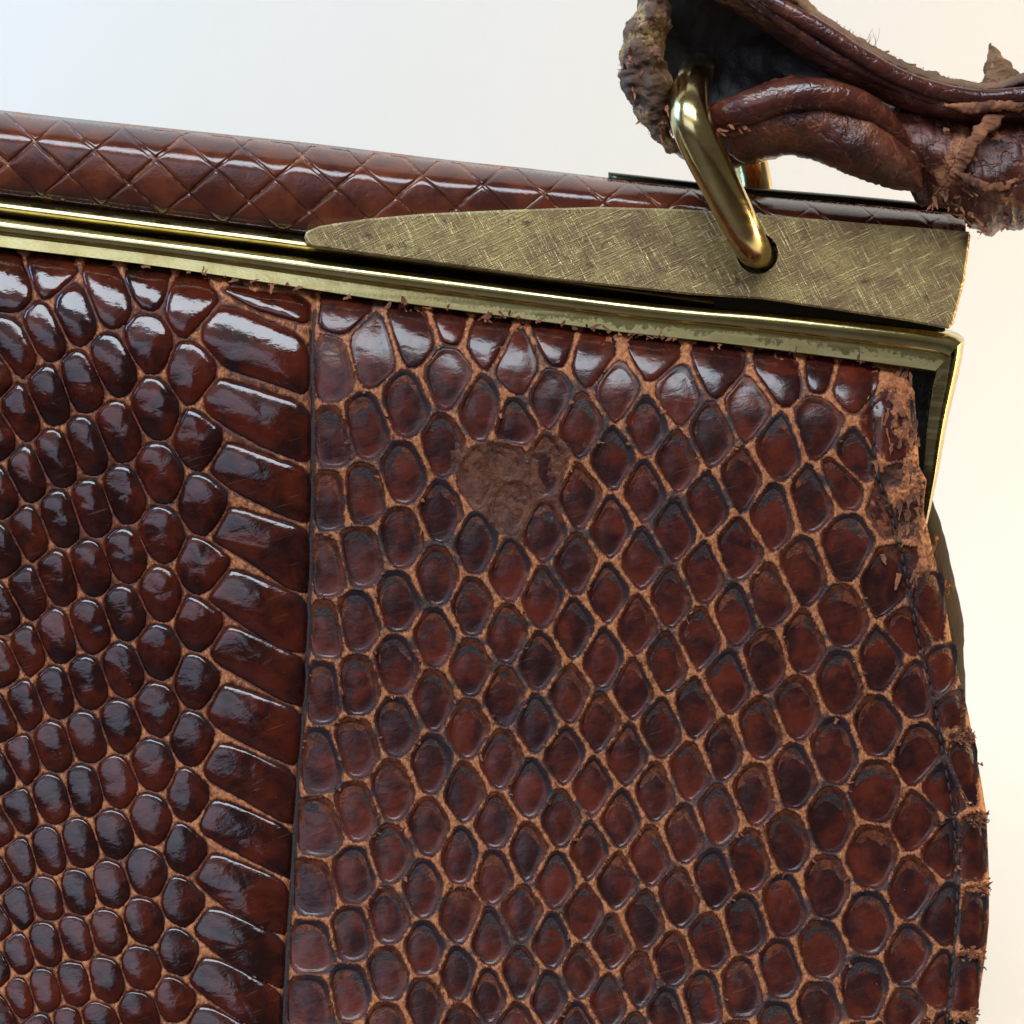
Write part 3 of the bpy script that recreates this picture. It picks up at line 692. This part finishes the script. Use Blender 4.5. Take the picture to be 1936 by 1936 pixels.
def barP(u, v, h):
    t = np.clip((v-btop(u))/(bbot(u)-btop(u)), .03, .996)
    v2 = btop(u)+t*(bbot(u)-btop(u))
    return P(u, v2, (bar_y(u, t)-h)*MM), t
tb = np.r_[np.linspace(0, 1, 46)**1.3, [.99, .6, .3, .05]]
yb = np.r_[bar_y(0, tb[:46])+.10, [9, 12, 12, 11]]
us = np.linspace(-420, 1826, 170)
V = np.array([P(u, btop(u)+tb*(bbot(u)-btop(u)), yb*MM) for u in us])
Fb = grid_faces(170, 50, True).tolist() + [list(range(50))[::-1], [169*50+k for k in range(50)]]
bar = mesh_obj("top_bar", V, Fb, M_BAR, bag, {'wear': np.full(170*50, .55)})
a_, b_, O_ = np.array([114, 18.0]), np.array([-50, 42.5]), np.array([65, 266])
c_ = a_+b_
nd = 15
for i in range(-4, 17):
    for j in range(-5, 6):
        V0 = O_+i*a_+j*b_ - np.array([0, max(0, i-6)*.9]) + RNG.normal(0, 1.2, 2)
        cen = V0+(b_+c_)/2
        if not (-330 < cen[0] < 1800): continue
        tc = (cen[1]-btop(cen[0]))/(bbot(cen[0])-btop(cen[0]))
        if tc < -.42 or tc > 1.42: continue
        g = .5-.5*np.cos(np.linspace(.1, math.pi-.1, nd)); g = .016+.968*(g-g[0])/(g[-1]-g[0]); A, B = np.meshgrid(g, g, indexing='ij')
        uv = V0+A[..., None]*b_+B[..., None]*c_
        uv[..., 0] += 3.0*fbm(uv[..., 0]/20, uv[..., 1]/20, 5, 2); uv[..., 1] += 3.0*fbm(uv[..., 0]/20+9, uv[..., 1]/20, 6, 2)
        ed = np.minimum(np.minimum(A, 1-A), np.minimum(B, 1-B))
        h = -.12 + .22*sstep(.0, .05, ed) + .15*(A-.5)*(.4+.6*hash2(np.array(i+50), np.array(j+50), 3)) + .03*fbm(uv[..., 0]/15, uv[..., 1]/15, i*7+j, 3)
        pts, tt = barP(uv[..., 0], uv[..., 1], h)
        if np.ptp(tt) < .04: continue
        wr = .10+.35*sstep(.06, .0, ed)*(RNG.random() < .5) + .5*sstep(.22, .0, np.hypot(A-RNG.integers(2), B-RNG.integers(2)))*(RNG.random() < .45) + RNG.uniform(-.12, .10)
        mesh_obj("diamond_scale", pts, grid_faces(nd, nd), M_BAR, bar, {'wear': wr})

# ---- cross hatched clasp plate with the hole for the ring
outer = [(575, 449), (580, 437), (605, 427), (690, 414), (800, 404), (930, 398), (1130, 391), (1280, 395), (1400, 402), (1610, 420), (1832, 438), (1835, 446), (1824, 530), (1803, 612), (1793, 622),
         (1714, 607), (1443, 566), (1300, 557), (1035, 528), (817, 497), (640, 474), (592, 467), (580, 462)]
def dens(p, step):
    o = []
    for i in range(len(p)):
        a, b = np.array(p[i], float), np.array(p[(i+1) % len(p)], float); n = max(1, int(np.linalg.norm(b-a)/step))
        o += [a+(b-a)*k/n for k in range(n)]
    return np.array(o)
po = dens(outer, 22); co = po.mean(0)
def inset(p, d):
    nx = np.roll(p, -1, 0)-np.roll(p, 1, 0); nn = np.stack([-nx[:, 1], nx[:, 0]], 1); nn /= np.linalg.norm(nn, axis=1)[:, None]
    return p+nn*d
hc, hr = np.array([1432, 479]), 39
ha = np.linspace(0, 2*math.pi, 40, endpoint=False)
hole = np.stack([hc[0]+hr*np.cos(ha), hc[1]+hr*np.sin(ha)], 1)
pi_ = inset(po, 4.0)
YF = -2.6
tri = tessellate_polygon([[Vector((x, y, 0)) for x, y in pi_], [Vector((x, y, 0)) for x, y in hole[::-1]]])
n1 = len(pi_); n2 = len(hole)
V = [P(x, y, YF*MM) for x, y in pi_] + [P(x, y, YF*MM) for x, y in hole[::-1]]
F = [list(t) for t in tri]
b0 = len(V); V += [P(x, y, (YF+.18)*MM) for x, y in po]; b1 = len(V); V += [P(x, y, (YF+3.4)*MM) for x, y in po]
F += [[i, (i+1) % n1, b0+(i+1) % n1, b0+i] for i in range(n1)] + [[b0+i, b0+(i+1) % n1, b1+(i+1) % n1, b1+i] for i in range(n1)]
b2 = len(V); V += [P(x, y, (YF+2.8)*MM) for x, y in hole[::-1]]
F += [[n1+i, n1+(i+1) % n2, b2+(i+1) % n2, b2+i] for i in range(n2)]
F += [list(range(b2, b2+n2))]
plate = mesh_obj("clasp_plate", np.array(V), F, M_HATCH, bag, {'wear': np.zeros(len(V))}, smooth=False)
plate['label'] = 'tapering brass plate with cross-hatched engraving and a round hole'

# ---- brass ring through the plate
rp_ = [(1440, 486, 1.2), (1428, 478, -3.4), (1410, 446, -6.5), (1385, 395, -8.6), (1350, 326, -10), (1318, 262, -10.6), (1303, 224, -10.2), (1304, 190, -8), (1311, 155, -4), (1318, 132, 2),
       (1328, 130, 8), (1352, 150, 13), (1400, 240, 15), (1424, 330, 12), (1434, 430, 10)]
rw = np.array([P(a, b, c*MM) for a, b, c in rp_])
ring = sweep("ring", rw, np.array([31, 33, 35, 37, 38.5, 38.5, 37, 34, 31, 31, 31, 33, 36, 37, 37])*6.9e-5*.94, 28, M_RING, bag, wear=.20, n=110, bump=.03)

# ---- torn handle
handle = empty("handle", bag); handle['label'] = 'torn dark leather handle looped round the brass ring'
# dark inside of the loop
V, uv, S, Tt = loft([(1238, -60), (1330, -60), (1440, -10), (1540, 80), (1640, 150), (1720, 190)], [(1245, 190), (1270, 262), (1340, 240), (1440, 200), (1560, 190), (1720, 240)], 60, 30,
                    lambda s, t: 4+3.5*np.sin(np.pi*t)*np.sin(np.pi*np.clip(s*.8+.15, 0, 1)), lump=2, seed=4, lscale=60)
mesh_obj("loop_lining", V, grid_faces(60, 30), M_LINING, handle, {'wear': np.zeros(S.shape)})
tube_loft("loop_edge", [(1222, -50), (1208, 5), (1193, 34), (1178, 50), (1178, 84), (1172, 112), (1166, 142), (1174, 166), (1192, 194), (1207, 228), (1232, 256), (1268, 290)],
          [(1276, -50), (1268, 10), (1272, 34), (1262, 62), (1256, 94), (1262, 128), (1276, 150), (1270, 186), (1260, 224), (1262, 254), (1278, 268), (1296, 286)],
          110, 40, [-2, -2, -2, 0], [5, 5, 6, 5], M_SUEDE, handle, jit=11, seed=12, lump=3.2, lscale=22, wear=lambda S, T_, uv: .52+.9*fbm(uv[..., 0]/45, uv[..., 1]/45, 2, 3))
# bottom of the loop behind the ring
tube_loft("loop_base", [(1225, 225), (1262, 262), (1300, 262), (1345, 240), (1400, 238), (1470, 250)], [(1240, 262), (1275, 292), (1330, 318), (1390, 318), (1430, 310), (1480, 296)], 60, 30, 5, 5, M_HANDLE, handle, jit=4, seed=31, lump=1.5)
# upper strap, its outer edge and two pipings
tube_loft("strap", [(1400, -60), (1500, -20), (1560, 30), (1640, 84), (1700, 114), (1760, 139), (1820, 154), (1880, 156), (2000, 130)],
          [(1260, -60), (1330, -8), (1400, 28), (1470, 76), (1540, 130), (1640, 180), (1740, 222), (1850, 240), (2000, 240)], 110, 34, [0, -2, -4, -4], 5, M_HANDLE, handle, jit=4, seed=21, lump=1.6, wear=lambda S, T_, uv: .22+.25*sstep(.6, .9, S))
EDGE = [(1490, -50), (1530, 6), (1545, 22), (1585, 45), (1640, 82), (1700, 112), (1760, 137), (1820, 153), (1870, 158), (1936, 140), (2010, 122)]
tube_loft("strap_edge", EDGE, [(1440, -40), (1490, 8), (1530, 42), (1570, 70), (1632, 108), (1695, 138), (1755, 162), (1815, 178), (1870, 184), (1936, 168), (2010, 150)], 150, 26, -4, 4.5, M_SUEDE, handle, jit=7, seed=41, lump=1.2, lscale=14, wear=lambda S, T_, uv: .28+0*S)
p1 = [(1400, -40, -6), (1456, 2, -7.5), (1500, 26, -8), (1550, 54, -8.5), (1629, 108, -9), (1700, 148, -9), (1770, 172, -9), (1850, 188, -9), (1936, 180, -9), (2010, 168, -9)]
p2 = [(1370, -45, -5), (1425, 0, -6.5), (1490, 46, -7), (1550, 88, -7.5), (1598, 117, -8), (1700, 164, -8), (1795, 194, -8), (1860, 212, -8), (1936, 210, -8), (2010, 200, -8)]
for q, r in ((p1, 15), (p2, 13.5)):
    sweep("piping", np.array([P(a, b, c*MM) for a, b, c in q]), r*6.9e-5, 18, M_PIPE, handle, wear=.26, n=100, bump=.10, seed=int(r))
# lower tab, its rolled front edge
tube_loft("tab", [(1330, 214), (1400, 176), (1460, 150), (1500, 142), (1560, 152), (1620, 176), (1662, 202), (1702, 242), (1736, 292), (1748, 330), (1746, 352)],
          [(1336, 236), (1352, 262), (1374, 290), (1410, 312), (1448, 300), (1500, 290), (1560, 312), (1630, 342), (1690, 360), (1728, 362), (1744, 356)], 120, 48, [-2, -3, -4, -3], [4, 6, 7, 5], M_HANDLE, handle, jit=5, seed=51, lump=1.7, lscale=60,
          wear=lambda S, T_, uv: .27+.30*sstep(.35, .55, T_)*sstep(.75, .35, T_)*sstep(.8, .3, S))
sweep("piping", np.array([P(a, b, c*MM) for a, b, c in [(1330, 236, -4), (1370, 222, -7), (1420, 202, -8.5), (1470, 184, -9), (1530, 176, -9.5), (1590, 184, -9.5), (1640, 204, -9), (1690, 244, -7.5), (1722, 300, -5)]]),
      np.array([27, 31, 32, 32, 30, 27, 24, 18, 12])*6.6e-5, 26, M_PIPE, handle, wear=.22, n=100, bump=.10, seed=5)
# the heavy torn end at the right
tube_loft("strap_end", [(1660, 196), (1720, 200), (1800, 208), (1870, 216), (1940, 210), (2020, 200)], [(1716, 352), (1730, 384), (1770, 388), (1826, 418), (1856, 448), (1900, 432), (2020, 420)], 120, 60, [0, -1, -2, -2], [5, 7, 8, 8], M_HANDLE, handle, jit=15, seed=61, lump=3.0, lscale=48,
          wear=lambda S, T_, uv: .31+.45*np.exp(-((uv[..., 0]-1800+(uv[..., 1]-300)*.35)/16)**2)*sstep(.0, .3, T_)+.45*np.exp(-((uv[..., 1]-350-(uv[..., 0]-1830)*.4)/8)**2))
tube_loft("torn_flap", [(1852, 172), (1860, 130), (1868, 108), (1872, 84)], [(1940, 168), (1924, 138), (1906, 116), (1876, 88)], 50, 26, -3, [2.5, 1.5, .6], M_SUEDE, handle, jit=9, seed=71, lump=1.5, lscale=16, wear=lambda S, T_, uv: .3+0*S)

for nm, A, B, yy, sdd in (
        ("torn_ply", [(1352, 246), (1420, 236), (1480, 222), (1530, 206), (1562, 204)], [(1352, 256), (1424, 254), (1490, 250), (1536, 244), (1566, 212)], [-7, -8.6, -9.4, -9.6], 3),
        ("torn_ply", [(1862, 214), (1838, 250), (1812, 290), (1796, 330)], [(1900, 218), (1862, 262), (1836, 300), (1812, 338)], [-9.6, -10.4, -10.4, -9.4], 8),
        ("torn_ply", [(1806, 322), (1850, 338), (1880, 344), (1925, 330)], [(1802, 332), (1846, 356), (1884, 362), (1932, 346)], [-9.6, -10.4, -10.2, -9.8], 13),
        ("torn_ply", [(1786, 196), (1840, 190), (1890, 186), (1936, 190)], [(1790, 206), (1836, 214), (1888, 212), (1936, 204)], [-9.6, -10.2, -10.2, -10], 18)):
    tube_loft(nm, A, B, 90, 14, np.array(yy)+.5, .35, M_TORN, handle, jit=13, seed=sdd, lump=.7, lscale=10, wear=lambda S, T_, uv: .42+.5*fbm(uv[..., 0]/25, uv[..., 1]/25, 7, 3))
# ---- torn flakes and fibres (too many to count)
FV, FF = [], []
def flake(u, v, y, L, W, ang, lift, seed):
    r = np.random.default_rng(seed); n = 5; b = len(FV)
    d = np.array([math.cos(ang), math.sin(ang)]); e = np.array([-d[1], d[0]])
    for k in range(n):
        f = k/(n-1); wdt = W*(1-.75*f**2.5)*(.5+.8*r.random())+.3
        for sg in (-1, 1):
            q = np.array([u, v])+d*L*f+e*sg*wdt*(.7+.6*r.random())+r.normal(0, .8, 2)
            FV.append(P(q[0], q[1], y-(lift*f**1.4+.12*r.random())*MM))
    for k in range(n-1): FF.append([b+2*k, b+2*k+1, b+2*k+3, b+2*k+2])
sd = 0
for u in np.arange(-150, 1690, 7.0):                               # ragged upper edge of the hide
    v = railb(u)-2+RNG.normal(0, 2)
    dens_ = fbm(np.array(u/60), np.array(3.0), 9, 3)
    if RNG.random() < .18+dens_*1.6:
        sd += 1; flake(u, v+4, -.9*MM, RNG.uniform(5, 22), RNG.uniform(1, 4), RNG.choice([-.1, 3.0, -1.4])+RNG.normal(0, .5), RNG.uniform(.05, .4), sd)
for v in np.arange(700, 1100, 5.5):                                # torn corner: curling slips of the finish
    u = rightc(v)-abs(RNG.normal(4, 34)); sd += 1
    flake(u, v, skin_depth(np.array(u), np.array(v))-.35*MM, RNG.uniform(10, 34), RNG.uniform(1.5, 5.5), RNG.choice([1.35, 1.6, -1.5])+RNG.normal(0, .25), RNG.uniform(.0, .5), sd)
for vc in (1384, 1392, 1400, 1542, 1552, 1673, 1683, 1801, 1809, 1918, 1926):        # frayed ends of the bands on the side edge
    for _ in range(26):
        u = rightc(vc)-abs(RNG.normal(0, 22)); v = vc+RNG.normal(0, 6); sd += 1
        flake(u, v, skin_depth(np.array(min(u, rightc(v)-1)), np.array(v))-.35*MM, RNG.uniform(3, 10), RNG.uniform(.8, 3), RNG.uniform(-.9, .9), RNG.uniform(.05, .4), sd)
cand = [o for o in outl if o[0][0] > seam(o[0][1])+12 and 600 < o[0][1] < 1990]
for _ in range(700):                                               # lifted bits along the ridges of the side panel
    p, nn = cand[RNG.integers(len(cand))]
    q = p+nn*RNG.uniform(1, 8); sd += 1
    if fbm(np.array(q[0]/60), np.array(q[1]/60), 19, 2) < -.02: continue
    flake(q[0], q[1], skin_depth(np.array(q[0]), np.array(q[1]))-.25*MM, RNG.uniform(4, 13), RNG.uniform(.8, 3), RNG.uniform(0, 6.3), RNG.uniform(.05, .35), sd)
fl = mesh_obj("torn_flakes", np.array(FV), FF, M_TORN, bag); fl['kind'] = 'stuff'
FV, FF = [], []
for k in range(46):                                                # bits on the handle
    u, v, y = [(1430+RNG.uniform(-60, 130), 226+RNG.normal(0, 6), -8.5), (RNG.uniform(1770, 1900), RNG.uniform(235, 390), -8.5), (1222+RNG.normal(0, 12), RNG.uniform(20, 220), -6.5)][k % 3]
    sd += 1; flake(u, v, y*MM, RNG.uniform(10, 32), RNG.uniform(2, 6), RNG.uniform(-.5, .9), RNG.uniform(.2, 1.2), sd)
for k in range(170):
    a = RNG.random()
    if k % 4 == 0: u, v = 1560+380*a, np.interp(1560+380*a, [1560, 1640, 1700, 1760, 1820, 1940], [36, 90, 120, 146, 160, 145]); ang = .55+RNG.normal(0, .45)-.25*(RNG.random() < .3); y = -5
    elif k % 4 == 1: u, v = 1350+270*a, np.interp(1350+270*a, [1350, 1450, 1530, 1620], [246, 226, 212, 226]); ang = RNG.normal(.1, .5); y = -8.2
    elif k % 4 == 2: u, v = np.interp(a, [0, .2, .5, .8, 1], [1184, 1182, 1172, 1200, 1245]), np.interp(a, [0, .2, .5, .8, 1], [30, 80, 140, 215, 262]); u += 6+abs(RNG.normal(0, 24)); ang = RNG.choice([-1.6, 1.6])+RNG.normal(0, .7); y = -6.5
    else: u, v = 1740+200*a, np.interp(1740+200*a, [1740, 1800, 1850, 1940], [384, 402, 440, 428])-abs(RNG.normal(0, 26)); ang = RNG.choice([.3, 1.2, 2.6])+RNG.normal(0, .5); y = -7
    sd += 1; flake(u, v, y*MM, RNG.uniform(6, 26), RNG.uniform(.8, 3.6), ang, RNG.uniform(.1, 1.4), sd)
hf = mesh_obj("torn_scraps", np.array(FV), FF, M_TORN, handle); hf['kind'] = 'stuff'
HV, HF = [], []
def hair(u, v, y, L, ang, wd=.9):
    b = len(HV); r = RNG; a = ang; p = np.array([u, v], float)
    for k in range(6):
        e = np.array([-math.sin(a), math.cos(a)])*wd*(1-k/6.5)
        for sg in (-1, 1): HV.append(P(p[0]+sg*e[0], p[1]+sg*e[1], y-.12*k*MM))
        p = p+np.array([math.cos(a), math.sin(a)])*L/5; a += r.normal(0, .35)
    for k in range(5): HF.append([b+2*k, b+2*k+1, b+2*k+3, b+2*k+2])
eg = curve(EDGE, 260)
for x, yv in eg[30::2]: 
    for _ in range(2): hair(x+RNG.normal(0, 3), yv+4, -4*MM, RNG.uniform(3, 8), -math.pi/2+RNG.normal(.2, .6), .7)
for k in range(9): hair(1640+RNG.normal(0, 8), 86+RNG.normal(0, 3), -4*MM, RNG.uniform(24, 36), -math.pi/2+.3+RNG.normal(0, .25), .5)
le = curve([(1195, 30), (1178, 50), (1178, 84), (1172, 112), (1166, 142), (1174, 166), (1192, 194), (1207, 228), (1232, 256)], 120)
for x, yv in le[::3]: hair(x+5, yv, -3*MM, RNG.uniform(4, 11), math.pi+RNG.normal(0, .6), .8)
ff = mesh_obj("torn_fibres", np.array(HV), HF, M_TORN, handle); ff['kind'] = 'stuff'
